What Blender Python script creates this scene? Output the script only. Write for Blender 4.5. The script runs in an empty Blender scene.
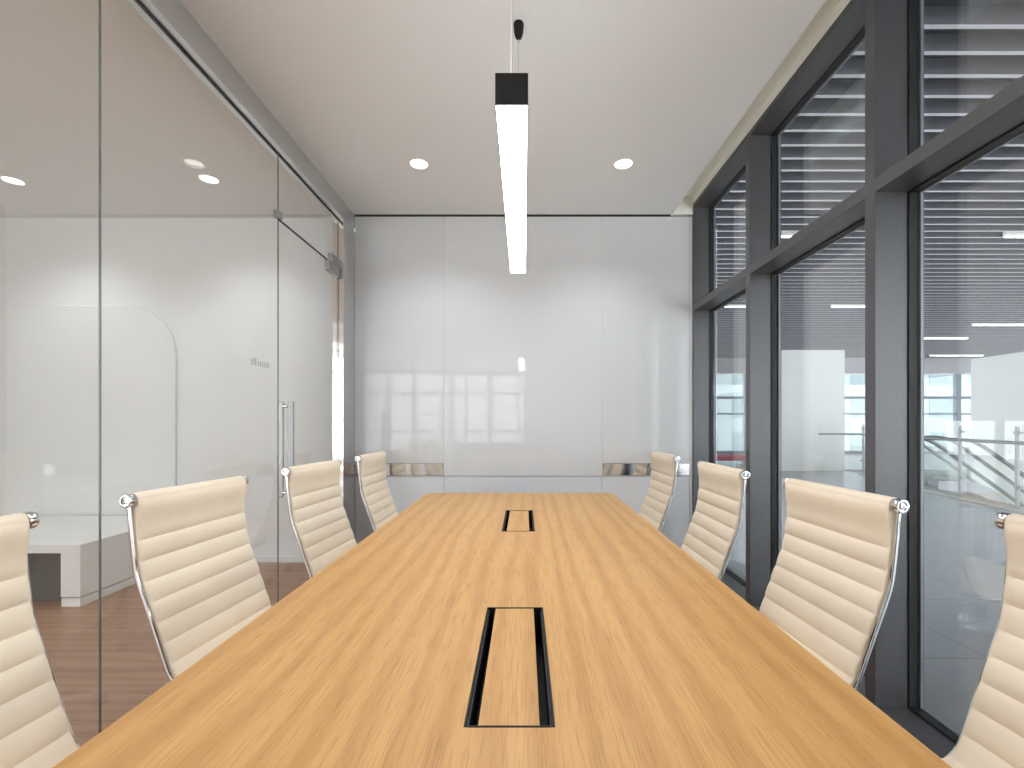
import bpy, bmesh, math, random
from mathutils import Vector, Matrix

random.seed(7)
SC = bpy.context.scene
C = SC.collection
R = math.radians

# ------------------------------------------------------------------ helpers
def box(bm, x0, x1, y0, y1, z0, z1):
    vs = [bm.verts.new((x, y, z)) for x in (x0, x1) for y in (y0, y1) for z in (z0, z1)]
    for f in ((0, 1, 3, 2), (4, 6, 7, 5), (0, 4, 5, 1), (2, 3, 7, 6), (0, 2, 6, 4), (1, 5, 7, 3)):
        bm.faces.new([vs[i] for i in f])
    return vs

def prism(bm, pts, z0, z1):
    """pts: 2D outline (x, y), extruded in z."""
    lo = [bm.verts.new((p[0], p[1], z0)) for p in pts]
    hi = [bm.verts.new((p[0], p[1], z1)) for p in pts]
    n = len(pts)
    bm.faces.new(lo[::-1]); bm.faces.new(hi)
    for i in range(n):
        bm.faces.new((lo[i], lo[(i + 1) % n], hi[(i + 1) % n], hi[i]))

def lathe(bm, prof, seg=24, M=None):
    """prof: (r, h) list round local z; M places it."""
    M = M or Matrix.Identity(4)
    rings = []
    for r, h in prof:
        if r < 1e-6:
            rings.append([bm.verts.new(M @ Vector((0, 0, h)))])
        else:
            rings.append([bm.verts.new(M @ Vector((r * math.cos(2 * math.pi * k / seg), r * math.sin(2 * math.pi * k / seg), h))) for k in range(seg)])
    for a, b in zip(rings, rings[1:]):
        for k in range(seg):
            k2 = (k + 1) % seg
            if len(a) == 1 and len(b) == 1: continue
            if len(a) == 1: bm.faces.new((a[0], b[k], b[k2]))
            elif len(b) == 1: bm.faces.new((a[k], a[k2], b[0]))
            else: bm.faces.new((a[k], a[k2], b[k2], b[k]))

def frames(pts):
    out = []
    for i, p in enumerate(pts):
        a = pts[max(i - 1, 0)]; b = pts[min(i + 1, len(pts) - 1)]
        out.append((Vector(b) - Vector(a)).normalized())
    return out

def sweep(bm, pts, section, side):
    """sweep a closed 2D section (a, b): a along `side` (fixed), b along tangent x side."""
    pts = [Vector(p) for p in pts]; side = Vector(side)
    rings = []
    for p, t in zip(pts, frames(pts)):
        s = (side - t * side.dot(t)).normalized(); n = t.cross(s)
        rings.append([bm.verts.new(p + s * a + n * b) for a, b in section])
    m = len(section)
    for r0, r1 in zip(rings, rings[1:]):
        for k in range(m):
            bm.faces.new((r0[k], r0[(k + 1) % m], r1[(k + 1) % m], r1[k]))
    bm.faces.new(rings[0][::-1]); bm.faces.new(rings[-1])

def circ(r, n=12):
    return [(r * math.cos(2 * math.pi * k / n), r * math.sin(2 * math.pi * k / n)) for k in range(n)]

def rrect(w, h, r, n=3):
    out = []
    for cx, cy, a0 in ((w - r, h - r, 0), (-w + r, h - r, 90), (-w + r, -h + r, 180), (w - r, -h + r, 270)):
        for k in range(n + 1):
            a = R(a0 + 90 * k / n)
            out.append((cx + r * math.cos(a), cy + r * math.sin(a)))
    return out

def catmull(ps, per=8):
    out = []
    P = [Vector(p) for p in ps]
    for i in range(len(P) - 1):
        p0 = P[i - 1] if i else P[0] * 2 - P[1]
        p3 = P[i + 2] if i + 2 < len(P) else P[-1] * 2 - P[-2]
        p1, p2 = P[i], P[i + 1]
        for k in range(per):
            t = k / per
            out.append(0.5 * ((2 * p1) + (p2 - p0) * t + (2 * p0 - 5 * p1 + 4 * p2 - p3) * t * t + (3 * p1 - p0 - 3 * p2 + p3) * t ** 3))
    out.append(P[-1])
    return out

def obj(name, bm, mat, parent=None, bevel=0, smooth=False, mats=None):
    bmesh.ops.recalc_face_normals(bm, faces=bm.faces)
    me = bpy.data.meshes.new(name)
    bm.to_mesh(me); bm.free()
    for m in (mats or [mat]): me.materials.append(m)
    if smooth:
        for p in me.polygons: p.use_smooth = True
        try: me.set_sharp_from_angle(angle=R(40))
        except Exception: pass
    o = bpy.data.objects.new(name, me); C.objects.link(o)
    if parent: o.parent = parent
    if bevel:
        b = o.modifiers.new('bevel', 'BEVEL'); b.width = bevel; b.segments = 2; b.limit_method = 'ANGLE'; b.angle_limit = R(40)
    return o

def boxes(name, lst, mat, parent=None, bevel=0):
    bm = bmesh.new()
    for b in lst: box(bm, *b)
    return obj(name, bm, mat, parent, bevel)

def tag(o, label, cat, group=None, kind=None):
    o['label'] = label; o['category'] = cat
    if group: o['group'] = group
    if kind: o['kind'] = kind
    return o

def empty(name, loc=(0, 0, 0), rz=0):
    o = bpy.data.objects.new(name, None); C.objects.link(o)
    o.location = loc; o.rotation_euler = (0, 0, rz); o.empty_display_size = 0.1
    return o

def copy_tree(o, parent=None):
    c = o.copy(); C.objects.link(c)
    if parent: c.parent = parent
    for ch in list(o.children): copy_tree(ch, c)
    return c

# ------------------------------------------------------------------ materials
def principled(name, col, rough=.5, metal=0, spec=.5, coat=0):
    m = bpy.data.materials.new(name); m.use_nodes = True
    b = m.node_tree.nodes['Principled BSDF']
    b.inputs['Base Color'].default_value = (*col, 1)
    b.inputs['Roughness'].default_value = rough
    b.inputs['Metallic'].default_value = metal
    b.inputs['Specular IOR Level'].default_value = spec
    b.inputs['Coat Weight'].default_value = coat
    return m

def N(m, typ, **kw):
    n = m.node_tree.nodes.new(typ)
    for k, v in kw.items():
        if k in n.inputs.keys(): n.inputs[k].default_value = v
        else: setattr(n, k, v)
    return n

def L(m, a, b): m.node_tree.links.new(a, b)

def bsdf(m): return m.node_tree.nodes['Principled BSDF']

def coords(m, scale, kind='Object'):
    tc = N(m, 'ShaderNodeTexCoord'); mp = N(m, 'ShaderNodeMapping')
    mp.inputs['Scale'].default_value = scale
    L(m, tc.outputs[kind], mp.inputs['Vector'])
    return mp.outputs['Vector']

def ramp(m, fac, stops):
    r = N(m, 'ShaderNodeValToRGB')
    e = r.color_ramp.elements
    while len(e) < len(stops): e.new(.5)
    for el, (p, c) in zip(e, stops):
        el.position = p; el.color = (*c, 1)
    L(m, fac, r.inputs['Fac'])
    return r.outputs['Color']

def mix(m, fac, a, b, blend='MIX'):
    n = N(m, 'ShaderNodeMix'); n.data_type = 'RGBA'; n.blend_type = blend
    if isinstance(fac, (int, float)): n.inputs[0].default_value = fac
    else: L(m, fac, n.inputs[0])
    L(m, a, n.inputs[6]); L(m, b, n.inputs[7])
    return n.outputs[2]

def bump(m, height, strength=.2, dist=.01):
    b = N(m, 'ShaderNodeBump'); b.inputs['Strength'].default_value = strength; b.inputs['Distance'].default_value = dist
    L(m, height, b.inputs['Height']); L(m, b.outputs['Normal'], bsdf(m).inputs['Normal'])

def speckle(m, scale, amount=.04, bumps=.05):
    """slight tone variation + fine bump on a plain surface"""
    n = N(m, 'ShaderNodeTexNoise', Scale=scale, Detail=4.0)
    L(m, coords(m, (1, 1, 1)), n.inputs['Vector'])
    col = tuple(bsdf(m).inputs['Base Color'].default_value)[:3]
    L(m, ramp(m, n.outputs['Fac'], [(.3, tuple(c * (1 - amount) for c in col)), (.7, tuple(min(1, c * (1 + amount)) for c in col))]), bsdf(m).inputs['Base Color'])
    if bumps: bump(m, n.outputs['Fac'], bumps, .002)
    return m

def oak(name, dark, mid, light, along='y', rough=.42, strength=1.0):
    m = principled(name, mid, rough, spec=.4)
    s = (lambda a, b: (a, b, a)) if along == 'y' else (lambda a, b: (b, a, a))
    # broad tone
    n1 = N(m, 'ShaderNodeTexNoise', Scale=1.0, Detail=3.0, Roughness=.5, Distortion=.4)
    L(m, coords(m, s(9, .9)), n1.inputs['Vector'])
    # cathedral figure
    w = N(m, 'ShaderNodeTexWave', Scale=7.0, Distortion=11.0, Detail=3.0)
    w.inputs['Detail Scale'].default_value = .7; w.inputs['Detail Roughness'].default_value = .55
    w.bands_direction = 'X' if along == 'y' else 'Y'
    L(m, coords(m, s(.62, .075)), w.inputs['Vector'])
    # fine pores
    n2 = N(m, 'ShaderNodeTexNoise', Scale=1.0, Detail=3.0, Roughness=.6)
    L(m, coords(m, s(340, 9)), n2.inputs['Vector'])
    n3 = N(m, 'ShaderNodeTexNoise', Scale=1.0, Detail=4.0, Roughness=.6, Distortion=.3)
    L(m, coords(m, s(48, 1.6)), n3.inputs['Vector'])
    base = ramp(m, n1.outputs['Fac'], [(.3, mid), (.7, light)])
    fig = ramp(m, w.outputs['Fac'], [(0, (.84, .79, .72)), (.7, (1, 1, 1))])
    por = ramp(m, n2.outputs['Fac'], [(.36, (.68, .60, .51)), (.5, (1, 1, 1))])
    str_ = ramp(m, n3.outputs['Fac'], [(.3, (.82, .77, .70)), (.62, (1.0, 1.0, 1.0))])
    c = mix(m, .8 * strength, base, fig, 'MULTIPLY')
    c = mix(m, .6 * strength, c, por, 'MULTIPLY')
    c = mix(m, .35 * strength, c, str_, 'MULTIPLY')
    L(m, c, bsdf(m).inputs['Base Color'])
    bump(m, n2.outputs['Fac'], .06, .001)
    return m, c

def glass(name, tint=(.975, .985, .98), ior=1.45, rough=0.0, gloss=1.0):
    m = bpy.data.materials.new(name); m.use_nodes = True
    nt = m.node_tree; nt.nodes.clear()
    out = N(m, 'ShaderNodeOutputMaterial'); mx = N(m, 'ShaderNodeMixShader')
    tr = N(m, 'ShaderNodeBsdfTransparent'); tr.inputs['Color'].default_value = (*tint, 1)
    gl = N(m, 'ShaderNodeBsdfGlossy'); gl.inputs['Roughness'].default_value = rough
    gl.inputs['Color'].default_value = (gloss, gloss, gloss, 1)
    fr = N(m, 'ShaderNodeFresnel'); ge = N(m, 'ShaderNodeNewGeometry')
    mp = N(m, 'ShaderNodeMapRange')     # the same reflectance on the entering and the leaving face
    mp.inputs['To Min'].default_value = ior; mp.inputs['To Max'].default_value = 1 / ior
    L(m, ge.outputs['Backfacing'], mp.inputs['Value']); L(m, mp.outputs['Result'], fr.inputs['IOR'])
    L(m, fr.outputs['Fac'], mx.inputs[0]); L(m, tr.outputs[0], mx.inputs[1]); L(m, gl.outputs[0], mx.inputs[2])
    L(m, mx.outputs[0], out.inputs['Surface'])
    return m

def emit(name, col, strength):
    m = principled(name, (.9, .9, .9), .4)
    b = bsdf(m); b.inputs['Emission Color'].default_value = (*col, 1); b.inputs['Emission Strength'].default_value = strength
    return m

M_ceil = speckle(principled('ceiling_paint', (.88, .90, .91), .9, spec=.2), 60, .01, .02)
M_corr_ceil = speckle(principled('corridor_ceiling_paint', (.86, .86, .85), .9, spec=.2), 60, .01, .02)
M_slot = speckle(principled('cream_board', (.90, .90, .83), .8, spec=.2), 40, .01, .02)
M_wall = speckle(principled('white_wall_paint', (.84, .85, .84), .8, spec=.25), 50, .012, .02)
M_board = speckle(principled('white_back_painted_glass', (.70, .71, .725), .04, spec=.55), 2, .006, 0)
M_panel = speckle(principled('pale_blue_grey_panel', (.70, .73, .78), .25, spec=.4), 3, .01, 0)
M_gap = principled('shadow_gap', (.03, .03, .03), .9)
M_steel = principled('mirror_steel', (.62, .62, .62), .08, 1)
M_chrome = principled('chrome', (.82, .83, .85), .07, 1)
M_brush = principled('brushed_steel', (.64, .64, .64), .34, .9)
_n = N(M_brush, 'ShaderNodeTexNoise', Scale=1.0, Detail=2.0)
L(M_brush, coords(M_brush, (400, 3, 60)), _n.inputs['Vector']); bump(M_brush, _n.outputs['Fac'], .04, .001)
# the steel post: polished sheet with slight waves
M_post = principled('polished_steel_sheet', (.80, .79, .78), .10, 1)
_n = N(M_post, 'ShaderNodeTexNoise', Scale=1.0, Detail=1.0)
L(M_post, coords(M_post, (3, 3, 9)), _n.inputs['Vector']); bump(M_post, _n.outputs['Fac'], .35, .01)
M_dark = speckle(principled('anodised_grey_frame', (.125, .125, .132), .34, .45, .5), 90, .04, .02)
M_black = principled('black_rubber', (.012, .012, .013), .55)
M_satinblack = speckle(principled('satin_black_metal', (.011, .0105, .0105), .5, .0, .3), 120, .05, 0)
M_spacer = principled('aluminium_spacer', (.30, .31, .33), .5, .6)
M_glass = glass('clear_glass')
M_glass2 = glass('facade_glass', (.965, .975, .975), 1.52)
M_gedge = principled('polished_glass_edge', (.15, .165, .16), .15)
M_caster = principled('caster_plastic', (.02, .02, .02), .4)
M_white = emit('lamp_diffuser', (.91, .965, 1), 12.5)
M_uplight = emit('added_uplight_glow', (.90, .96, 1), 6.0)  # glow of the uplight added to brighten the ceiling
M_down = emit('downlight_diffuser', (1, .97, .93), 2.5)
M_cdown = emit('corridor_downlight_diffuser', (1, .97, .93), 2.5)
M_lin = emit('linear_lamp_diffuser', (1, .99, .97), 6.0)
M_dring = principled('white_enamel', (.85, .85, .84), .4)
M_cable = principled('white_cable', (.75, .74, .71), .5)
M_wire = principled('steel_wire', (.55, .55, .55), .35, .8)
M_marks = principled('grey_vinyl', (.42, .42, .42), .6)
M_red = speckle(principled('red_fabric', (.42, .07, .12), .9), 200, .1, .1)

M_oak, _ = oak('oak_veneer', (.30, .16, .06), (.565, .30, .097), (.625, .35, .13))
M_oak2, _ = oak('oak_edge_banding', (.5, .3, .15), (.70, .46, .25), (.74, .50, .28), strength=.4)

# leather
M_leather = principled('cream_leather', (.80, .70, .56), .5, spec=.35)
_v = N(M_leather, 'ShaderNodeTexVoronoi', Scale=420.0)
L(M_leather, coords(M_leather, (1, 1, 1)), _v.inputs['Vector']); bump(M_leather, _v.outputs['Distance'], .06, .001)
_n = N(M_leather, 'ShaderNodeTexNoise', Scale=9.0, Detail=3.0)
L(M_leather, coords(M_leather, (1, 1, 1)), _n.inputs['Vector'])
L(M_leather, ramp(M_leather, _n.outputs['Fac'], [(.3, (.84, .70, .54)), (.7, (.87, .735, .575))]), bsdf(M_leather).inputs['Base Color'])

# laminate floor: planks run along x
M_floor, _c = oak('laminate_floor', (.2, .12, .08), (.42, .245, .165), (.47, .285, .195), along='x', rough=.35)
_b = N(M_floor, 'ShaderNodeTexBrick', Scale=1.0)
_b.inputs['Brick Width'].default_value = 1.25; _b.inputs['Row Height'].default_value = .19
_b.inputs['Mortar Size'].default_value = .0015; _b.inputs['Color1'].default_value = (.93, .93, .93, 1)
_b.inputs['Color2'].default_value = (1, 1, 1, 1); _b.inputs['Mortar'].default_value = (.55, .5, .45, 1)
L(M_floor, coords(M_floor, (1, 1, 1)), _b.inputs['Vector'])
L(M_floor, mix(M_floor, 1.0, _c, _b.outputs['Color'], 'MULTIPLY'), bsdf(M_floor).inputs['Base Color'])

# grey stone tiles in the atrium
M_tile = principled('grey_stone_tile', (.33, .34, .36), .22, spec=.5)
_b = N(M_tile, 'ShaderNodeTexBrick', Scale=1.0, offset=0.0)
_b.inputs['Brick Width'].default_value = .8; _b.inputs['Row Height'].default_value = .8
_b.inputs['Mortar Size'].default_value = .004; _b.inputs['Color1'].default_value = (.33, .34, .365, 1)
_b.inputs['Color2'].default_value = (.35, .36, .38, 1); _b.inputs['Mortar'].default_value = (.22, .22, .23, 1)
L(M_tile, coords(M_tile, (1, 1, 1)), _b.inputs['Vector']); L(M_tile, _b.outputs['Color'], bsdf(M_tile).inputs['Base Color'])
M_stone = speckle(principled('beige_stone_kerb', (.42, .41, .39), .4), 80, .08, .05)
M_slatshade = speckle(principled('slat_side_painted_shade', (.13, .13, .15), .6, .1), 30, .03, 0)  # shade on the slat sides put into the colour
M_slatlit = speckle(principled('slat_bottom_painted_light', (.58, .57, .60), .5, .2), 30, .03, 0)  # light from the floor on slat undersides put into the colour
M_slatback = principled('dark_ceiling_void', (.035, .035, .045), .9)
M_bulk = speckle(principled('grey_bulkhead', (.42, .42, .44), .8), 20, .02, 0)
M_winframe = principled('blue_grey_window_frame', (.20, .235, .27), .5, .2)
M_escsteel = principled('escalator_steel', (.26, .27, .28), .42, .6)
M_escstep = principled('escalator_step', (.25, .26, .27), .5, .5)
M_facade = speckle(principled('pale_facade', (.25, .295, .31), .8), 3, .05, 0)
M_facglass = principled('facade_window', (.14, .19, .205), .2)
M_handle = principled('satin_steel_handle', (.36, .36, .365), .38, .8)
M_dgrey = speckle(principled('dark_grey_laminate', (.10, .10, .10), .6), 50, .05, 0)

# ------------------------------------------------------------------ dimensions (camera at the origin of plan, 1.22 m up)
H = 3.0             # ceiling
YB = 4.0            # face of the white board wall
YR = -1.5           # rear wall face
XL = -1.455         # inner face of the glass partition's rails
XG = -1.50          # glass plane
XR = 1.45           # inner face of the window frame
S = 'structure'
P_ROOM, P_CORR = 40.0, 22.0    # watts of each downlight

# ------------------------------------------------------------------ floors, ceilings, walls
o = boxes('floor', [(-5.6, 1.585, -8.1, 4.15, -.12, 0)], M_floor)
tag(o, 'reddish brown wood laminate floor under the table and in the corridor', 'floor', kind=S)

DL = .064           # downlight opening radius
ROOM_LIGHTS = [(-.724, 3.208), (.686, 3.208), (-.724, 1.55), (.686, 1.55), (-.724, -.1), (.686, -.1)]
CORR_LIGHTS = [(-2.31, 3.41), (-3.77, 3.43), (-2.31, 1.2), (-3.77, 1.2)]  # last pair is unseen, added to light the corridor
def slab_with_holes(name, x0, x1, y0, y1, holes, mat):
    bm = bmesh.new(); layers = []
    for z in (H, H + .15):
        es = []; loops = []
        for pts in [[(x0, y0), (x1, y0), (x1, y1), (x0, y1)]] + [[(hx + DL * a, hy + DL * b) for a, b in circ(1, 32)] for hx, hy in holes]:
            v = [bm.verts.new((x, y, z)) for x, y in pts]; loops.append(v)
            es += [bm.edges.new((v[i], v[(i + 1) % len(v)])) for i in range(len(v))]
        bmesh.ops.triangle_fill(bm, edges=es, use_beauty=True, use_dissolve=False)
        layers.append(loops)
    for a, b in zip(*layers):
        for i in range(len(a)): bm.faces.new((a[i], a[(i + 1) % len(a)], b[(i + 1) % len(a)], b[i]))
    return obj(name, bm, mat)
o = slab_with_holes('ceiling', -1.46, 1.273, YR - .1, YB - .012, ROOM_LIGHTS, M_ceil)
tag(o, 'smooth off-white ceiling above the meeting table', 'ceiling', kind=S)
o = boxes('trim_1', [(1.273, 1.60, YR - .1, YB + .15, 3.15, 3.19), (XR, 1.60, YR - .1, YB + .15, 3.092, 3.15), (1.273, XR, YB - .012, YB + .03, 3.0, 3.15)], M_slot)
tag(o, 'cream recessed slot between the ceiling edge and the dark window frame', 'ceiling recess', kind=S)
o = slab_with_holes('corridor_ceiling', -5.6, -1.545, YR - .1, 4.06, CORR_LIGHTS, M_corr_ceil)
tag(o, 'beige grey corridor ceiling seen through the glass partition', 'ceiling', kind=S)
o = boxes('rear_hall_ceiling', [(-5.6, 1.60, -8.1, YR - .1, H, H + .15)], M_corr_ceil)
tag(o, 'ceiling of the hall behind the rear window', 'ceiling', kind=S)
o = boxes('wall_rear_hall', [(1.60, 1.70, -8.1, YR - .1, 0, 3.15)], M_wall)
tag(o, 'white side wall of the hall behind the rear window', 'wall', kind=S)
w4 = empty('window_4', (-2, -8.05, 0))
tag(w4, 'window at the far end of the rear hall', 'window', kind=S)
boxes('frame', [(-3.6 + .9 * k - .04, -3.6 + .9 * k + .04, -.05, .05, 0, 3) for k in range(9)] + [(-3.6, 3.6, -.045, .045, z - .04, z + .04) for z in (.04, .9, 2.2, 2.96)], M_dark, w4)
boxes('pane', [(-3.6, 3.6, -.006, .006, .02, 2.98)], M_glass2, w4)

# back wall: three tall sheets of white glass, mirror steel strips, lower panels
wb = empty('wall_back', (0, YB, 0))
tag(wb, 'white glass board wall at the far end of the table', 'wall', kind=S)
boxes('wall_core', [(-1.56, 1.62, .03, .15, 2.95, 3.16)], M_gap, wb)
boxes('wall_backing', [(-1.56, 1.62, .03, .15, 0, .758), (-1.452, 1.425, .004, .15, .758, 2.95)], M_board, wb)
s1, s2, g = -.690, .671, .0012
def gpanel(x0, x1, z0, z1):
    return boxes('glass_board', [(x0, x1, 0, .028, z0, z1)], M_board, wb, .001)
gpanel(-1.4545, s1 - g, .865, 2.986)
gpanel(s1 + g, s2 - g, .757, 2.986)
gpanel(s2 + g, 1.425, .865, 2.986)
for x0, x1 in ((-1.4545, s1 - .004), (s2 + .004, 1.425)):
    boxes('steel_strip', [(x0, x1, -.001, .028, .760, .862)], M_steel, wb, .002)
for x0, x1 in ((-1.4545, s1 - g), (s1 + g, s2 - g), (s2 + g, 1.425)):
    boxes('lower_panel', [(x0, x1, .006, .028, .0, .753)], M_panel, wb, .002)
boxes('edge_strip', [(1.428, 1.448, -.002, .028, .0, 2.986)], M_dring, wb, .001)

# rear wall with a window (behind the camera, seen in reflections)
boxes_ = [(-1.46, 1.60, YR - .1, YR, 0, .75), (0.02, 1.60, YR - .1, YR, .75, 3.15), (-1.46, .02, YR - .1, YR, 2.98, 3.15)]
o = boxes('wall_rear', boxes_, M_wall)
tag(o, 'white rear wall with a window facing the board', 'wall', kind=S)
w2 = empty('window_2', (-.72, YR - .05, .75))
tag(w2, 'dark framed rear window of four panes facing the board wall', 'window', kind=S)
fr = []
for x in (-.74, 0, .74): fr.append((x - .028, x + .028, -.05, .05, 0, 2.23))
for z in (.028, 1.45, 2.202): fr.append((-.74, .74, -.048, .048, z - .028, z + .028))
boxes('frame', fr, M_dark, w2)
boxes('pane', [(-.74, .74, -.006, .006, .03, 2.2)], M_glass2, w2)

# corridor walls
o = boxes('wall_corridor_end', [(-5.6, -1.55, 4.06, 4.18, 0, 3.15)], M_wall)
tag(o, 'white corridor end wall seen through the glass partition', 'wall', kind=S)
o = boxes('wall_corridor_side', [(-5.7, -5.6, YR - .1, 4.18, 0, 3.15)], M_wall)
tag(o, 'white far side wall of the corridor', 'wall', kind=S)
o = boxes('baseboard_corridor', [(-2.86, -1.55, 4.045, 4.06, 0, .05)], M_wall)
tag(o, 'low white baseboard along the corridor end wall', 'baseboard', kind=S)

# ------------------------------------------------------------------ glass partition and door on the left
wl = empty('wall_left', (XG, 0, 0))
tag(wl, 'frameless clear glass partition along the left of the table', 'glass wall', kind=S)
boxes('header_rail', [(-.045, .045, YR, YB, 2.857, 3.0)], M_brush, wl, .002)
boxes('header_gasket', [(-.008, .008, YR, YB, 2.851, 2.8575)], M_black, wl)
boxes('floor_channel', [(-.02, .02, YR, 2.83, 0.0, .03)], M_brush, wl)
boxes('steel_post', [(-.045, .045, 3.75, YB + .02, 0, 2.857)], M_post, wl, .003)
DY0, DY1, DZ = 2.838, 3.735, 2.455
def gsheet(name, y0, y1, z0, z1, parent, dx=0, dy=0):
    bm = bmesh.new(); box(bm, dx - .003, dx + .003, y0 - dy, y1 - dy, z0, z1)
    bm.faces.ensure_lookup_table()
    bm.normal_update()
    for f in bm.faces:
        if abs(f.normal.x) < .5: f.material_index = 1
    return obj(name, bm, None, parent, mats=[M_glass, M_gedge])
J1 = 1.645
gsheet('glass_panel', YR + .005, J1 - .002, .02, 2.857, wl)
gsheet('glass_panel', J1 + .002, DY0 - .004, .02, 2.857, wl)
gsheet('transom_panel', DY0, 3.748, DZ + .008, 2.857, wl)
boxes('joint_seal', [(-.0029, .0029, J1 - .0019, J1 + .0019, .03, 2.857)], M_gedge, wl)
boxes('wall_patch_fitting', [(-.016, .016, DY0 - .03, DY0 + .02, DZ + .006, DZ + .05)], M_handle, wl, .002)
boxes('top_patch_fitting', [(-.018, .018, 3.60, 3.749, DZ + .006, DZ + .075)], M_handle, wl, .002)

dr = empty('door_1', (XG, DY0, 0))
tag(dr, 'frameless glass door with a long steel pull handle', 'door', kind=S)
gsheet('door_leaf', DY0, DY1, .01, DZ, dr, dy=DY0)
boxes('door_seal', [(-.005, .005, .0, DY1 - DY0, DZ - .001, DZ + .006)], M_black, dr)
boxes('patch_hinge', [(-.018, .018, .70, .897, DZ - .075, DZ + .003)], M_handle, dr, .002)
boxes('patch_hinge', [(-.018, .018, .70, .897, .012, .09)], M_brush, dr, .002)
hd = boxes('pull_handle', [(.014, .052, .083, .097, .747, 1.348), (-.052, -.014, .083, .097, .747, 1.348)], M_handle, dr, .004)
bm = bmesh.new()
for z in (.775, 1.32):
    lathe(bm, [(0, -.0145), (.011, -.0145), (.011, .0145), (0, .0145)], 16, Matrix.Translation((0, .09, z)) @ Matrix.Rotation(R(90), 4, 'Y'))
obj('standoff', bm, M_chrome, hd, smooth=True)
# the small unreadable grey lettering on the glass beside the door
bm = bmesh.new()
yy = 2.552
for w, h, gap in ((.010, .036, .006), (.012, .040, .006), (.016, .042, .012), (.015, .026, .006), (.013, .030, .006), (.017, .026, .006), (.013, .028, .006), (.016, .030, .005), (.012, .030, .006)):
    if yy + w > 2.76: break
    box(bm, .0032, .0037, yy, yy + w, 1.535, 1.535 + h); yy += w + gap
obj('lettering', bm, M_marks, wl)

# ------------------------------------------------------------------ window wall on the right
ww = empty('window_1', (XR, 0, 0))
tag(ww, 'dark grey framed full height window wall along the right of the table', 'window', kind=S)
MY = [-1.243, -.179, .885, 1.949, 3.013]; hw = .029
ZT0, ZT1, ZH, ZS = 2.171, 2.228, 3.06, .04
D1, D2 = .135, .171      # frame depth, rebate depth
for y in MY:
    boxes('mullion', [(0, D1, y - hw, y + hw, ZS, ZH)], M_dark, ww, .0015)
boxes('jamb', [(0, D1, 3.978, 4.04, ZS, ZH)], M_dark, ww, .0015)
boxes('jamb', [(0, D1, YR - .05, YR + .03, ZS, ZH)], M_dark, ww, .0015)
boxes('head_rail', [(0, D1, YR - .05, 4.04, ZH, 3.092)], M_dark, ww, .0015)
boxes('sill_rail', [(0, D1, YR - .05, 4.04, 0, ZS)], M_dark, ww, .0015)
ys = [YR + .03] + MY + [3.978 + hw]
for a, b in zip(ys, ys[1:]):
    y0, y1 = a + hw, b - hw
    boxes('transom', [(.0003, D1, y0, y1, ZT0, ZT1)], M_dark, ww, .0015)
    for z0, z1 in ((ZS, ZT0), (ZT1, ZH)):
        t = .006
        boxes('gasket', [(D1, D2, y0 - hw, y0 + t, z0 - .025, z1 + .025), (D1, D2, y1 - t, y1 + hw, z0 - .025, z1 + .025),
                         (D1, D2, y0 + t, y1 - t, z0 - .025, z0 + t), (D1, D2, y0 + t, y1 - t, z1 - t, z1 + .025)], M_black, ww)
        p = boxes('pane', [(D2, D2 + .006, y0 - .02, y1 + .02, z0 - .02, z1 + .02)], M_glass2, ww)
        boxes('pane', [(D2 + .018, D2 + .024, y0 - .02, y1 + .02, z0 - .02, z1 + .02)], M_glass2, ww)
        q = t + .001
        boxes('spacer', [(D2 + .0065, D2 + .0175, y0, y0 + q + .006, z0, z1), (D2 + .0065, D2 + .0175, y1 - q - .006, y1, z0, z1),
                         (D2 + .0065, D2 + .0175, y0, y1, z0, z0 + q), (D2 + .0065, D2 + .0175, y0, y1, z1 - q, z1)], M_spacer, p)
for y in MY:
    boxes('outer_cap', [(D2 + .0245, D2 + .031, y - hw, y + hw, 0, 3.2)], M_dark, ww)

# ------------------------------------------------------------------ conference table
TX0, TX1, TY0, TSEAM, TY1 = -.642, .583, .14, 1.595, 3.096
TZ = .75; TT = .025
ct = empty('conference_table', ((TX0 + TX1) / 2, (TY0 + TY1) / 2, 0))
tag(ct, 'long light oak conference table with two cable boxes between the cream chairs', 'table')
cx, cy = ct.location.x, ct.location.y

def corner_pts(x, y, r, a0, n=8):
    return [(x + r * math.cos(R(a0 + 90 * k / n)), y + r * math.sin(R(a0 + 90 * k / n))) for k in range(n + 1)]

def tabletop(y0, y1, hole, round_far):
    r = .06
    if round_far:
        out = [(TX0, y0), (TX1, y0)] + corner_pts(TX1 - r, y1 - r, r, 0) + corner_pts(TX0 + r, y1 - r, r, 90)
    else:
        out = corner_pts(TX0 + r, y0 + r, r, 180) + corner_pts(TX1 - r, y0 + r, r, 270) + [(TX1, y1), (TX0, y1)]
    hx0, hx1, hy0, hy1 = hole
    inn = [(p[0] + (hx0 + hx1) / 2, p[1] + (hy0 + hy1) / 2) for p in rrect((hx1 - hx0) / 2, (hy1 - hy0) / 2, .008)]
    bm = bmesh.new()
    def loop(pts, z):
        vs = [bm.verts.new((x - cx, y - cy, z)) for x, y in pts]
        return vs, [bm.edges.new((vs[i], vs[(i + 1) % len(vs)])) for i in range(len(vs))]
    c = .0015
    for z in (TZ, TZ - TT):
        v1, e1 = loop(out, z); v2, e2 = loop(inn, z)
        bmesh.ops.triangle_fill(bm, edges=e1 + e2, use_beauty=True, use_dissolve=False)
        if z == TZ: top = (v1, v2)
        else: bot = (v1, v2)
    for a, b, mi in ((top[0], bot[0], 1), (top[1], bot[1], 1)):
        for i in range(len(a)):
            f = bm.faces.new((a[i], a[(i + 1) % len(a)], b[(i + 1) % len(a)], b[i])); f.material_index = mi
    o = obj('tabletop', bm, None, ct, bevel=.0025, mats=[M_oak, M_oak2])
    return o

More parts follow.
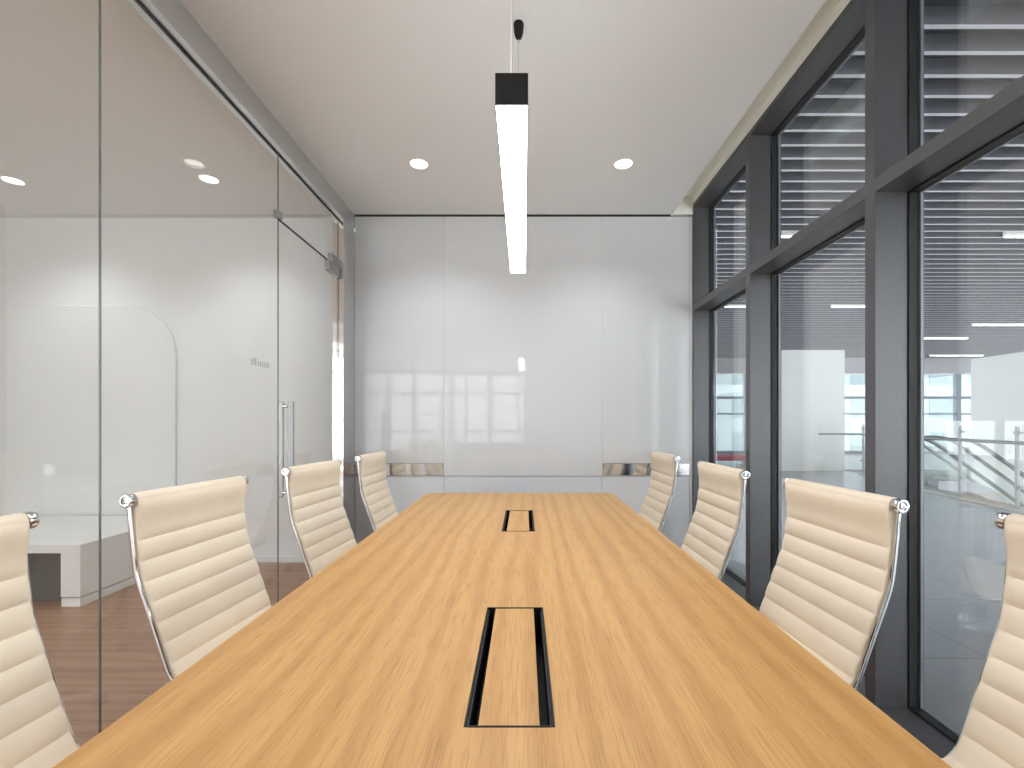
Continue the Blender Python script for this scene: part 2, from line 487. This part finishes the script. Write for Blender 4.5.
BOX1 = (-.093, .048, .716, 1.177); BOX2 = (-.096, .047, 1.998, 2.467)
tabletop(TY0, TSEAM - .0011, BOX1, False)
tabletop(TSEAM + .0011, TY1, BOX2, True)
for hx0, hx1, hy0, hy1 in (BOX1, BOX2):
    a, b, c_, d = hx0 - cx, hx1 - cx, hy0 - cy, hy1 - cy
    t = .0025
    zt = TZ + .0012; zb = TZ - .09
    bm = bmesh.new()
    box(bm, a, a + t, c_, d, zb, zt); box(bm, b - t, b, c_, d, zb, zt)
    box(bm, a + t, b - t, c_, c_ + t, zb, zt); box(bm, a + t, b - t, d - t, d, zb, zt)
    box(bm, a, b, c_, d, zb - .003, zb)
    # shallow brush rail seen inside each slot
    box(bm, a + t, a + .007, c_ + t, d - t, TZ - .03, TZ - .004)
    box(bm, b - .007, b - t, c_ + t, d - t, TZ - .03, TZ - .004)
    tray = obj('cable_box', bm, M_satinblack, ct)
    boxes('lid', [(a + .0215, b - .0235, c_ + t + .0012, d - t - .0012, TZ - .018, TZ - .0004)], M_oak, tray, .001)
    for q0, q1 in ((c_ + t + .01, c_ + .05), (d - .05, d - t - .01)):
        boxes('lid_support', [(a + .03, b - .03, q0, q1, zb, TZ - .018)], M_satinblack, tray)
# underframe: legs and rails
for x in (TX0 + .16, TX1 - .16):
    for y in (TY0 + .2, TSEAM, TY1 - .2):
        boxes('leg', [(x - cx - .03, x - cx + .03, y - cy - .03, y - cy + .03, 0, TZ - TT - .05)], M_satinblack, ct, .003)
    boxes('side_rail', [(x - cx - .02, x - cx + .02, TY0 - cy + .1, TY1 - cy - .1, TZ - TT - .05, TZ - TT)], M_satinblack, ct)
for y in (TY0 + .2, TSEAM, TY1 - .2):
    boxes('cross_rail', [(TX0 + .18 - cx, TX1 - .18 - cx, y - cy - .02, y - cy + .02, TZ - TT - .045, TZ - TT - .001)], M_satinblack, ct)

# ------------------------------------------------------------------ chairs
U0 = .33            # the column stands this far in front of the top tube
PROF = [(0, .953), (.005, .905), (.011, .84), (.019, .77), (.028, .705), (.043, .655), (.064, .60), (.090, .53), (.112, .47),
        (.130, .42), (.148, .375), (.170, .345), (.205, .328), (.26, .33), (.34, .352), (.43, .380), (.49, .392), (.535, .386), (.557, .366)]
PATH = [Vector((p.x - U0, 0, p.y)) for p in catmull([(a, b, 0) for a, b in PROF], 10)]
ARC = [0]
for a, b in zip(PATH, PATH[1:]): ARC.append(ARC[-1] + (b - a).length)
def at(s):
    s = max(0, min(ARC[-1], s))
    for i in range(len(ARC) - 1):
        if ARC[i + 1] >= s:
            t = (s - ARC[i]) / max(1e-9, ARC[i + 1] - ARC[i]); return PATH[i].lerp(PATH[i + 1], t)
    return PATH[-1]
def normal_at(s):
    t = (at(s + .004) - at(s - .004)).normalized()
    return Vector((0, 1, 0)).cross(t).normalized() * 1.0

RIB = .0725; FIRST = .142
SPLIT = FIRST + 7 * RIB          # the back ends and the seat begins here
def sling(s_start, s_end, seams, roll_at, name, parent):
    """padded sheet with pinched seams between the rails, with a leather roll round its tube"""
    bm = bmesh.new()
    W = .263
    yv = [-W, -W * .992, -W * .965, -W * .9, -W * .6, -W * .2, W * .2, W * .6, W * .9, W * .965, W * .992, W]
    marks = sorted([s_start] + seams + [s_end])
    ss = []
    for a, b in zip(marks, marks[1:]):
        n = 12
        for k in range(n):
            f = k / n; ss.append((a + (b - a) * f, f, b - a))
    ss.append((s_end, 1.0, .07))
    rows_f, rows_b = [], []
    for s, f, ln in ss:
        puff = .0085 * (1 - abs(2 * f - 1) ** (2.4 if ln < .1 else 5.0)) + .0035
        p = at(s); nn = normal_at(s)
        if nn.x < 0 and s < .4: nn = -nn
        if nn.z < 0 and s >= .4: nn = -nn
        rf, rb = [], []
        for y in yv:
            e = max(0.0, 1 - (abs(y) / W) ** 14) ** .5
            wrap = max(0.0, 1 - abs(s - roll_at) / .11); wrap = wrap * wrap * (3 - 2 * wrap) * .0180
            rf.append(bm.verts.new(p + Vector((0, y, 0)) + nn * (.003 + wrap + puff * (.25 + .75 * e))))
            rb.append(bm.verts.new(p + Vector((0, y, 0)) - nn * (puff * .6 * (.25 + .75 * e))))
        rows_f.append(rf); rows_b.append(rb)
    for rows in (rows_f, rows_b):
        for r0, r1 in zip(rows, rows[1:]):
            for k in range(len(yv) - 1): bm.faces.new((r0[k], r0[k + 1], r1[k + 1], r1[k]))
    for k in (0, -1):
        for i in range(len(ss) - 1):
            bm.faces.new((rows_f[i][k], rows_f[i + 1][k], rows_b[i + 1][k], rows_b[i][k]))
    for i in (0, -1):
        for k in range(len(yv) - 1):
            bm.faces.new((rows_f[i][k], rows_f[i][k + 1], rows_b[i][k + 1], rows_b[i][k]))
    c = at(roll_at)
    lathe(bm, [(0, -W), (.0225, -W), (.0242, -W + .004), (.0242, W - .004), (.0225, W), (0, W)], 24, Matrix.Translation(c) @ Matrix.Rotation(R(90), 4, 'X'))
    return obj(name, bm, M_leather, parent, smooth=True)

def end_cap(c, sgn, parent):
    bm = bmesh.new()
    lathe(bm, [(0, -.008), (.019, -.008), (.0225, -.006), (.0238, -.002), (.0238, .012), (.0225, .0155), (.0195, .017), (.0155, .0165), (.0145, .012), (.0115, .0115),
               (.0105, .015), (.006, .0155), (.005, .012), (0, .012)], 28,
          Matrix.Translation(c + Vector((0, sgn * .273, 0))) @ Matrix.Rotation(R(-90 * sgn), 4, 'X'))
    return obj('end_cap', bm, M_chrome, parent, smooth=True)

def make_chair():
    t = empty('office_chair')
    seams = [FIRST + k * RIB for k in range(7)]
    sling(.0, SPLIT, seams, 0, 'backrest', t)
    end = ARC[-1]
    k = 1; seams2 = []
    while SPLIT + k * RIB < end - .05:
        seams2.append(SPLIT + k * RIB); k += 1
    sling(SPLIT, end, seams2, end, 'seat', t)
    for sgn in (-1, 1):
        bm = bmesh.new()
        n = 70
        pts = [at(ARC[-1] * i / n) for i in range(n + 1)]
        nn = [normal_at(ARC[-1] * i / n) for i in range(n + 1)]
        nn = [(-v if (v.x < 0 and i < n * .5) or (v.z < 0 and i >= n * .5) else v) for i, v in enumerate(nn)]
        sweep(bm, [p + Vector((0, sgn * .266, 0)) - v * .008 for p, v in zip(pts, nn)], rrect(.006, .0075, .003, 2), (0, 1, 0))
        obj('side_rail', bm, M_chrome, t, smooth=True)
        end_cap(at(0), sgn, t); end_cap(at(end), sgn, t)
    # spreaders under the seat and behind the back
    for s in (SPLIT + .05, SPLIT + .27):
        p = at(s); bm = bmesh.new()
        pts = [Vector((p.x, y, p.z - .012 - .05 * (1 - (abs(y) / .266) ** 3))) for y in [-.266 + .532 * i / 16 for i in range(17)]]
        sweep(bm, pts, rrect(.012, .006, .003, 2), (1, 0, 0))
        obj('spreader', bm, M_chrome, t, smooth=True)
    zc = .275
    boxes('tilt_mechanism', [(-.10, .10, -.045, .045, zc - .028, zc + .02)], M_satinblack, t, .008)
    bm = bmesh.new()
    lathe(bm, [(0, .075), (.034, .075), (.034, .10), (.026, .115), (.026, .19), (.016, .20), (.016, zc - .02), (0, zc - .02)], 24)
    obj('column', bm, M_chrome, t, smooth=True)
    for k in range(5):
        a = R(72 * k)
        d = Vector((math.cos(a), math.sin(a), 0)); sd = Vector((-math.sin(a), math.cos(a), 0))
        bm = bmesh.new()
        n = 8; rings = []
        for i in range(n + 1):
            f = i / n; r = .028 + .252 * f; w = .024 - .010 * f; z1 = .108 - .030 * f; z0 = z1 - (.036 - .018 * f)
            c = d * r
            rings.append([bm.verts.new(c + sd * w * .8 + Vector((0, 0, z1))), bm.verts.new(c - sd * w * .8 + Vector((0, 0, z1))),
                          bm.verts.new(c - sd * w + Vector((0, 0, z0))), bm.verts.new(c + sd * w + Vector((0, 0, z0)))])
        for r0, r1 in zip(rings, rings[1:]):
            for j in range(4): bm.faces.new((r0[j], r0[(j + 1) % 4], r1[(j + 1) % 4], r1[j]))
        bm.faces.new(rings[0]); bm.faces.new(rings[-1][::-1])
        leg = obj('leg', bm, M_chrome, t, bevel=.003, smooth=True)
        bm = bmesh.new()
        c = d * .268
        for sg in (-1, 1):
            lathe(bm, [(0, -.008), (.021, -.008), (.025, -.005), (.025, .005), (.021, .008), (0, .008)], 20,
                  Matrix.Translation(c + sd * sg * .013 + Vector((0, 0, .025))) @ Matrix.Rotation(a, 4, 'Z') @ Matrix.Rotation(R(90), 4, 'X'))
        lathe(bm, [(0, .02), (.008, .02), (.008, .066), (0, .066)], 12, Matrix.Translation(c))
        obj('caster', bm, M_caster, leg, smooth=True)
    return t

GL = 'cream office chairs along the glass partition'
GR = 'cream office chairs along the window wall'
CH = [   # top tube mid x, y, facing (degrees), label, group
    (-1.368, .985, -4.5, 'cream ribbed leather chair nearest the camera on the glass partition side', GL),
    (-1.312, 1.85, -6, 'cream ribbed leather chair second from the camera, before the glass partition joint', GL),
    (-1.246, 2.77, -6, 'cream ribbed leather chair in front of the glass door with the pull handle', GL),
    (-1.192, 3.65, -2, 'cream ribbed leather chair beside the steel post at the board wall', GL),
    (1.318, .975, 184, 'cream ribbed leather chair nearest the camera on the window side, cut off by the frame', GR),
    (1.175, 1.755, 184, 'cream ribbed leather chair large before the widest window mullion', GR),
    (1.11, 2.625, 181, 'cream ribbed leather chair by the narrow window bay, third along the window side', GR),
    (1.108, 3.68, 182, 'cream ribbed leather chair smallest on the window side, before the board wall', GR),
]
proto = None
for x, y, a, lab, grp in CH:
    if proto is None: c = proto = make_chair()
    else: c = copy_tree(proto)
    a = R(a)
    c.location = (x + U0 * math.cos(a), y + U0 * math.sin(a), 0); c.rotation_euler = (0, 0, a)
    tag(c, lab, 'chair', grp)

# ------------------------------------------------------------------ pendant lamp
px0, px1, py0, py1, pz0, pz1 = -.070, .010, 1.127, 2.378, 1.982, 2.066
pd = empty('pendant_lamp', ((px0 + px1) / 2, (py0 + py1) / 2, H))
tag(pd, 'long black linear pendant lamp hanging over the conference table', 'lamp')
w = (px1 - px0) / 2; l = (py1 - py0) / 2; z0 = pz0 - H; z1 = pz1 - H
boxes('housing', [(-w, w, -l, l, z0 + .006, z1 - .004), (-w, -w + .003, -l, l, z1 - .004, z1), (w - .003, w, -l, l, z1 - .004, z1), (-w, w, -l, -l + .003, z1 - .004, z1), (-w, w, l - .003, l, z1 - .004, z1), (-w, -w + .0022, -l, l, z0, z0 + .006), (w - .0022, w, -l, l, z0, z0 + .006)], M_satinblack, pd)
boxes('added_uplight', [(-w + .003, w - .003, -l + .003, l - .003, z1 - .004, z1 - .0015)], M_uplight, pd)  # unseen glowing top, added to light the ceiling
boxes('diffuser', [(-w + .0022, w - .0022, -l + .001, l - .001, z0 + .0005, z0 + .006)], M_white, pd)
for yy, xx in ((2.078, .006), (1.43, -.006)):
    ly = yy - (py0 + py1) / 2
    bm = bmesh.new(); lathe(bm, [(0, -.003), (.0225, -.003), (.0235, -.008), (.0232, -.022), (.0215, -.040), (.0170, -.058), (.0115, -.070), (.006, -.074), (0, -.074)], 24, Matrix.Translation((xx, ly, .003)))
    cn = obj('ceiling_canopy', bm, M_satinblack, pd, smooth=True)
    bm = bmesh.new(); lathe(bm, [(0, -.074), (.0035, -.074), (.0035, -.088), (0, -.088)], 12, Matrix.Translation((xx, ly, .003)))
    obj('cable_grip', bm, M_chrome, cn, smooth=True)
    bm = bmesh.new(); lathe(bm, [(0, z1), (.0011, z1), (.0011, -.08), (0, -.08)], 8, Matrix.Translation((xx, ly, 0)))
    obj('suspension_wire', bm, M_wire, pd, smooth=True)
bm = bmesh.new(); lathe(bm, [(0, z1), (.0024, z1), (.0024, -.002), (0, -.002)], 10, Matrix.Translation((-.008, 1.36 - (py0 + py1) / 2, 0)))
obj('power_cable', bm, M_cable, pd, smooth=True)

# ------------------------------------------------------------------ recessed downlights
def make_downlight(mat, col, power):
    d = empty('downlight')
    r = DL
    bm = bmesh.new(); lathe(bm, [(r - .001, .002), (r + .007, .0), (r + .006, -.003), (r + .001, -.004), (r - .003, -.002), (r - .004, .026), (r - .001, .026)], 40)
    obj('trim_ring', bm, M_dring, d, smooth=True)
    bm = bmesh.new(); lathe(bm, [(0, .020), (r - .0045, .020), (r - .0045, .026), (0, .026)], 40)
    obj('diffuser', bm, mat, d)
    la = bpy.data.lights.new('light_source', 'SPOT'); la.energy = power; la.color = col
    la.spot_size = R(132); la.spot_blend = 1.0; la.shadow_soft_size = .05
    lo = bpy.data.objects.new('light_source', la); C.objects.link(lo); lo.parent = d; lo.location = (0, 0, -.012)
    return d
d0 = make_downlight(M_down, (.87, .945, 1), P_ROOM)
GD = 'recessed ceiling downlights over the meeting table'
LABS = ['round recessed downlight in the ceiling left of the pendant lamp, near the board',
        'round recessed downlight in the ceiling between the pendant lamp and the windows, near the board',
        'round downlight in the ceiling over the table middle, glass partition side', 'round downlight in the ceiling over the table middle, window side',
        'round downlight in the ceiling behind the camera, glass partition side', 'round downlight in the ceiling behind the camera, window side']
for i, ((x, y), lab) in enumerate(zip(ROOM_LIGHTS, LABS)):
    d = d0 if i == 0 else copy_tree(d0)
    d.location = (x, y, H); tag(d, lab, 'downlight', GD)
d1 = make_downlight(M_cdown, (.92, .955, 1), P_CORR)
GC = 'recessed downlights in the corridor ceiling'
LABS = ['round downlight in the corridor ceiling beyond the glass, nearer the glass door', 'round downlight in the corridor ceiling at the edge of the picture',
        'unseen added downlight in the corridor ceiling beside the camera, nearer the glass', 'unseen added downlight in the corridor ceiling beside the camera, farther from the glass']
for i, ((x, y), lab) in enumerate(zip(CORR_LIGHTS, LABS)):
    d = d1 if i == 0 else copy_tree(d1)
    d.location = (x, y, H); tag(d, lab, 'downlight', GC)

# ------------------------------------------------------------------ corridor furniture
def loc(lst, o): return [(a - o[0], b - o[0], c - o[1], d - o[1], e, f) for a, b, c, d, e, f in lst]
rc = empty('bench', (-3.6, 3.5, 0))
tag(rc, 'low white platform bench with a dark niche, in the corridor behind the glass', 'bench')
boxes('body', loc([(-4.6, -2.93, 3.60, 4.02, .062, .352), (-3.06, -2.93, 3.07, 3.60, .062, .352), (-4.6, -2.93, 3.07, 4.02, .352, .41)], (-3.6, 3.5)), M_wall, rc, .003)
boxes('plinth', loc([(-3.057, -2.933, 3.073, 4.02, 0, .054)], (-3.6, 3.5)), M_wall, rc)
boxes('recess_back', loc([(-4.6, -3.062, 3.16, 3.598, 0.001, .351)], (-3.6, 3.5)), M_dgrey, rc)
# rounded white screen on the wall behind the bench
bm = bmesh.new()
zt = 2.235; r = .42
pts = [(-.75, 0), (.75, 0)] + [(.75 - r + r * math.cos(R(a)), zt - r + r * math.sin(R(a))) for a in range(0, 91, 10)] + [(-.75, zt)]
prism(bm, pts, -.011, .011)
bmesh.ops.rotate(bm, verts=bm.verts, matrix=Matrix.Rotation(R(90), 3, 'X'))
o = obj('wall_screen', bm, M_wall, bevel=.008)
o.location = (-3.78, 4.049, 0)
tag(o, 'white wall panel with a rounded top corner behind the corridor bench', 'panel')

# ------------------------------------------------------------------ atrium beyond the windows
bm = bmesh.new()
fl = [(1.585, -4), (5.0, -4), (6.5, 4.5), (6.85, 6.37), (7.25, 8.47), (8.0, 10.9), (8.0, 11.9), (22, 11.9), (22, 18.0), (1.585, 18.0)]
prism(bm, fl, -.3, 0)
bmesh.ops.triangulate(bm, faces=[f for f in bm.faces if len(f.verts) > 4])
o = obj('atrium_floor', bm, M_tile)
tag(o, 'grey stone tile floor of the atrium outside the windows', 'floor', kind=S)
o = boxes('lower_floor', [(4, 24, -4, 18, -4.4, -4.2)], M_wall)
tag(o, 'pale floor of the level below the atrium opening', 'floor', kind=S)

ac = empty('atrium_ceiling', (10, 8, 3.6))
tag(ac, 'grey slatted ceiling of the atrium outside the windows', 'ceiling', kind=S)
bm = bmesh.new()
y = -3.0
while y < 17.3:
    box(bm, -8.25, 12 if y > 5.9 else -1.0, y - 8 - .016, y - 8 + .016, 0, .11); y += .2  # near right part, out of view, left open to let sky light in
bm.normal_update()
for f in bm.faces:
    if f.normal.z < -.5 and f.calc_center_median().z < .01: f.material_index = 1  # painted light on the undersides, painted shade on the rest
obj('slat', bm, None, ac, mats=[M_slatshade, M_slatlit])
boxes('backing', [(-8.38, -1, -12, -2.0, .22, .3), (-8.38, 12, -2.0, 10, .22, .3)], M_slatback, ac)
boxes('bulkhead', [(-8.38, 12, 9.4, 10, -.55, .22)], M_bulk, ac)

lamps = [(3.2, 5.9, .75), (6.1, 5.9, 1.3), (4.1, 9.5, 1.0), (6.28, 9.5, 1.3), (10.9, 11.3, 1.4), (11.1, 13.1, 1.4), (14.4, 16.5, 1.9)]
LL = ['linear lamp in the atrium ceiling, nearest the narrow window bay', 'linear lamp in the atrium ceiling, high in the widest pane by the picture edge',
      'linear lamp in the slatted ceiling above the far windows of the narrow bay', 'linear lamp in the slatted ceiling above the white wall panel',
      'linear lamp in the slatted ceiling above the tall white wall', 'linear lamp in the slatted ceiling above the far blue windows, upper of two',
      'linear lamp in the slatted ceiling above the far blue windows, lower of two']
lp = None
for (x, y, ln), lab in zip(lamps, LL):
    if lp is None:
        lp = c = empty('linear_lamp')
        boxes('housing', [(0, 1, -.025, .025, 0, .06)], M_dring, c)
        boxes('diffuser', [(.01, .99, -.02, .02, -.010, 0)], M_lin, c)
    else: c = copy_tree(lp)
    c.location = (x, y, 3.575); c.scale = (ln, 1, 1)
    tag(c, lab, 'lamp', 'linear lamps in the atrium ceiling')

o = boxes('wall_white_block', [(5.7, 8.0, 11.6, 11.85, 0, 3.016)], M_wall)
tag(o, 'white wall panel standing in the atrium behind the glass railing', 'wall', kind=S)
o = boxes('wall_atrium', [(11.3, 11.6, 4.5, 11.75, -4.2, 2.81)], M_wall)
tag(o, 'tall white wall beyond the escalators at the picture edge', 'wall', kind=S)

# far glazing
fw = empty('window_3', (10, 17.8, 0))
tag(fw, 'far atrium window wall with blue grey frames', 'window', kind=S)
xs = [2.0 + 1.62 * k for k in range(13)]
for x in xs: boxes('mullion', [(x - 10 - .09, x - 10 + .09, -.08, .08, 0, 3.05)], M_winframe, fw)
boxes('transom', [(-8.0, 11.5, -.06, .06, 2.10, 2.2), (-8.0, 11.5, -.06, .06, 0, .12), (-8, 11.5, -.06, .06, 1.5, 1.56)], M_winframe, fw)
boxes('pane', [(-8.0, 11.5, -.01, .01, .1, 3.05)], M_glass2, fw)
# pale building outside
ob = empty('office_building', (34, 46, -6))
tag(ob, 'pale building outside beyond the far atrium windows', 'building')
boxes('facade', [(-30, 30, 0, 8, 0, 17.5)], M_facade, ob)
for r_ in range(5):
    for k in range(15):
        boxes('window', [(-29 + 3.9 * k, -26.6 + 3.9 * k, -.05, 0, 1.0 + 3.3 * r_, 2.9 + 3.3 * r_)], M_facglass, ob)

# glass railing along the floor edge
RP = [(5.4, -1.75), (6.5, 4.5), (6.85, 6.37), (7.25, 8.47), (8.0, 10.9), (7.3, 11.45)]
gr = empty('glass_railing', (7.0, 7.0, 0))
tag(gr, 'frameless glass railing with steel handrail along the atrium floor edge', 'railing')
def seg_box(bm, p, q, t, z0, z1, off=0):
    p = Vector((*p, 0)); q = Vector((*q, 0)); d = (q - p).normalized(); n = Vector((-d.y, d.x, 0))
    o_ = Vector((7.0, 7.0, 0)); vs = []
    for z in (z0, z1):
        for a, s in ((p, -1), (q, -1), (q, 1), (p, 1)):
            v = a + n * (s * t / 2 + off) - o_; vs.append(bm.verts.new((v.x, v.y, z)))
    for f in ((3, 2, 1, 0), (4, 5, 6, 7), (0, 1, 5, 4), (1, 2, 6, 5), (2, 3, 7, 6), (3, 0, 4, 7)): bm.faces.new([vs[i] for i in f])
for p, q in zip(RP, RP[1:]):
    P, Q = Vector(p), Vector(q); ln = (Q - P).length; n = max(1, round(ln / 1.1))
    for k in range(n):
        a = P.lerp(Q, k / n); b = P.lerp(Q, (k + 1) / n); e = (b - a).normalized() * .012
        bm = bmesh.new(); seg_box(bm, a + e, b - e, .016, .03, 1.24); obj('glass_panel', bm, M_glass, gr)
        bm = bmesh.new(); seg_box(bm, a + (b - a) * .02, a + (b - a) * .02 + e * 3.2, .03, .0, 1.16, .05)
        post = obj('post', bm, M_escsteel, gr)
        bm = bmesh.new()
        for z in (.30, 1.05): seg_box(bm, a, a + e * 8, .05, z, z + .035, .03)
        obj('clamp', bm, M_escsteel, post)
bm = bmesh.new(); sweep(bm, [(x - 7.05, y - 7.0, .93) for x, y in RP], circ(.024, 12), (0, 0, 1)); obj('handrail', bm, M_escsteel, gr, smooth=True)
bm = bmesh.new()
for p, q in zip(RP[:-1], RP[1:-1]): seg_box(bm, p, q, .30, 0.001, .03)
obj('kerb', bm, M_stone, gr)

# escalators going down into the opening
def make_escalator():
    e = empty('escalator')
    slope = .72
    def zline(x, lift): return lift if x < 0 else (lift - slope * (x * x / 1.2 if x < .6 else x - .3))
    xs_ = [-.45 + .15 * k for k in range(37)]
    for yy in (0, 1.0):
        bm = bmesh.new(); sweep(bm, [(x, yy, zline(x, .90)) for x in xs_], rrect(.04, .025, .012, 3), (0, 1, 0))
        b = obj('handrail', bm, M_black, e, smooth=True)
        bm = bmesh.new()
        for x0, x1 in zip(xs_, xs_[1:]):
            vs = [bm.verts.new((x, yy + s * .006, z)) for x, z in ((x0, zline(x0, .87)), (x1, zline(x1, .87)), (x1, zline(x1, .1)), (x0, zline(x0, .1))) for s in (-1, 1)]
            for f in ((0, 2, 4, 6), (7, 5, 3, 1), (0, 1, 3, 2), (4, 5, 7, 6), (2, 3, 5, 4), (6, 7, 1, 0)): bm.faces.new([vs[i] for i in f])
        bmesh.ops.remove_doubles(bm, verts=bm.verts, dist=1e-5)
        obj('balustrade_glass', bm, M_glass, e)
        bm = bmesh.new(); sweep(bm, [(x, yy, zline(x, .03)) for x in xs_], rrect(.11, .10, .01, 2), (0, 1, 0))
        obj('skirt', bm, M_escsteel, e)
    bm = bmesh.new()
    k = 0; x = -.45
    while x < 4.9:
        z = zline(x + .2, -.02); box(bm, x, x + .4, .12, .88, z - .22, z); x += .4
    obj('steps', bm, M_escstep, e)
    bm = bmesh.new(); sweep(bm, [(x, .5, zline(x, -.55)) for x in xs_], rrect(.55, .25, .01, 2), (0, 1, 0))
    obj('truss', bm, M_wall, e)
    return e
e1 = make_escalator(); e1.location = (8.15, 8.75, 0)
tag(e1, 'escalator going down behind the glass railing, the nearer of two', 'escalator', 'escalators in the atrium')
e2 = copy_tree(e1); e2.location = (8.95, 10.15, 0)
tag(e2, 'escalator going down behind the glass railing, the farther of two', 'escalator', 'escalators in the atrium')

rb = empty('bench', (5.9, 13.4, 0))
tag(rb, 'low red bench seen through the narrow window bay', 'bench')
boxes('cushion', [(-.6, .6, -.25, .25, .12, .27)], M_red, rb, .03)
for sx in (-.5, .5): boxes('leg', [(sx - .03, sx + .03, -.2, .2, 0, .12)], M_dark, rb)

# ------------------------------------------------------------------ daylight
wd = bpy.data.worlds.new('overcast_sky'); SC.world = wd; wd.use_nodes = True
bg = wd.node_tree.nodes['Background']
bg.inputs['Color'].default_value = (.94, .97, 1, 1); bg.inputs['Strength'].default_value = 3.5

# ------------------------------------------------------------------ camera
cam = bpy.data.cameras.new('camera'); co = bpy.data.objects.new('camera', cam); C.objects.link(co)
co.location = (0, 0, 1.22); co.rotation_euler = (R(90), 0, 0)
cam.sensor_width = 36; cam.lens = 465 / 1024 * 36
cam.shift_x = -12 / 1024; cam.shift_y = 38 / 1024
cam.clip_start = .02; cam.clip_end = 200
SC.camera = co

vs = SC.view_settings
vs.view_transform = 'Standard'; vs.look = 'None'; vs.gamma = 1; vs.exposure = 0.40
vs.use_curve_mapping = False
SC.cycles.use_denoising = True
SC.cycles.max_bounces = 14; SC.cycles.transparent_max_bounces = 24
SC.cycles.diffuse_bounces = 6; SC.cycles.glossy_bounces = 8
SC.cycles.sample_clamp_indirect = 8.0
SC.cycles.caustics_reflective = False; SC.cycles.caustics_refractive = False
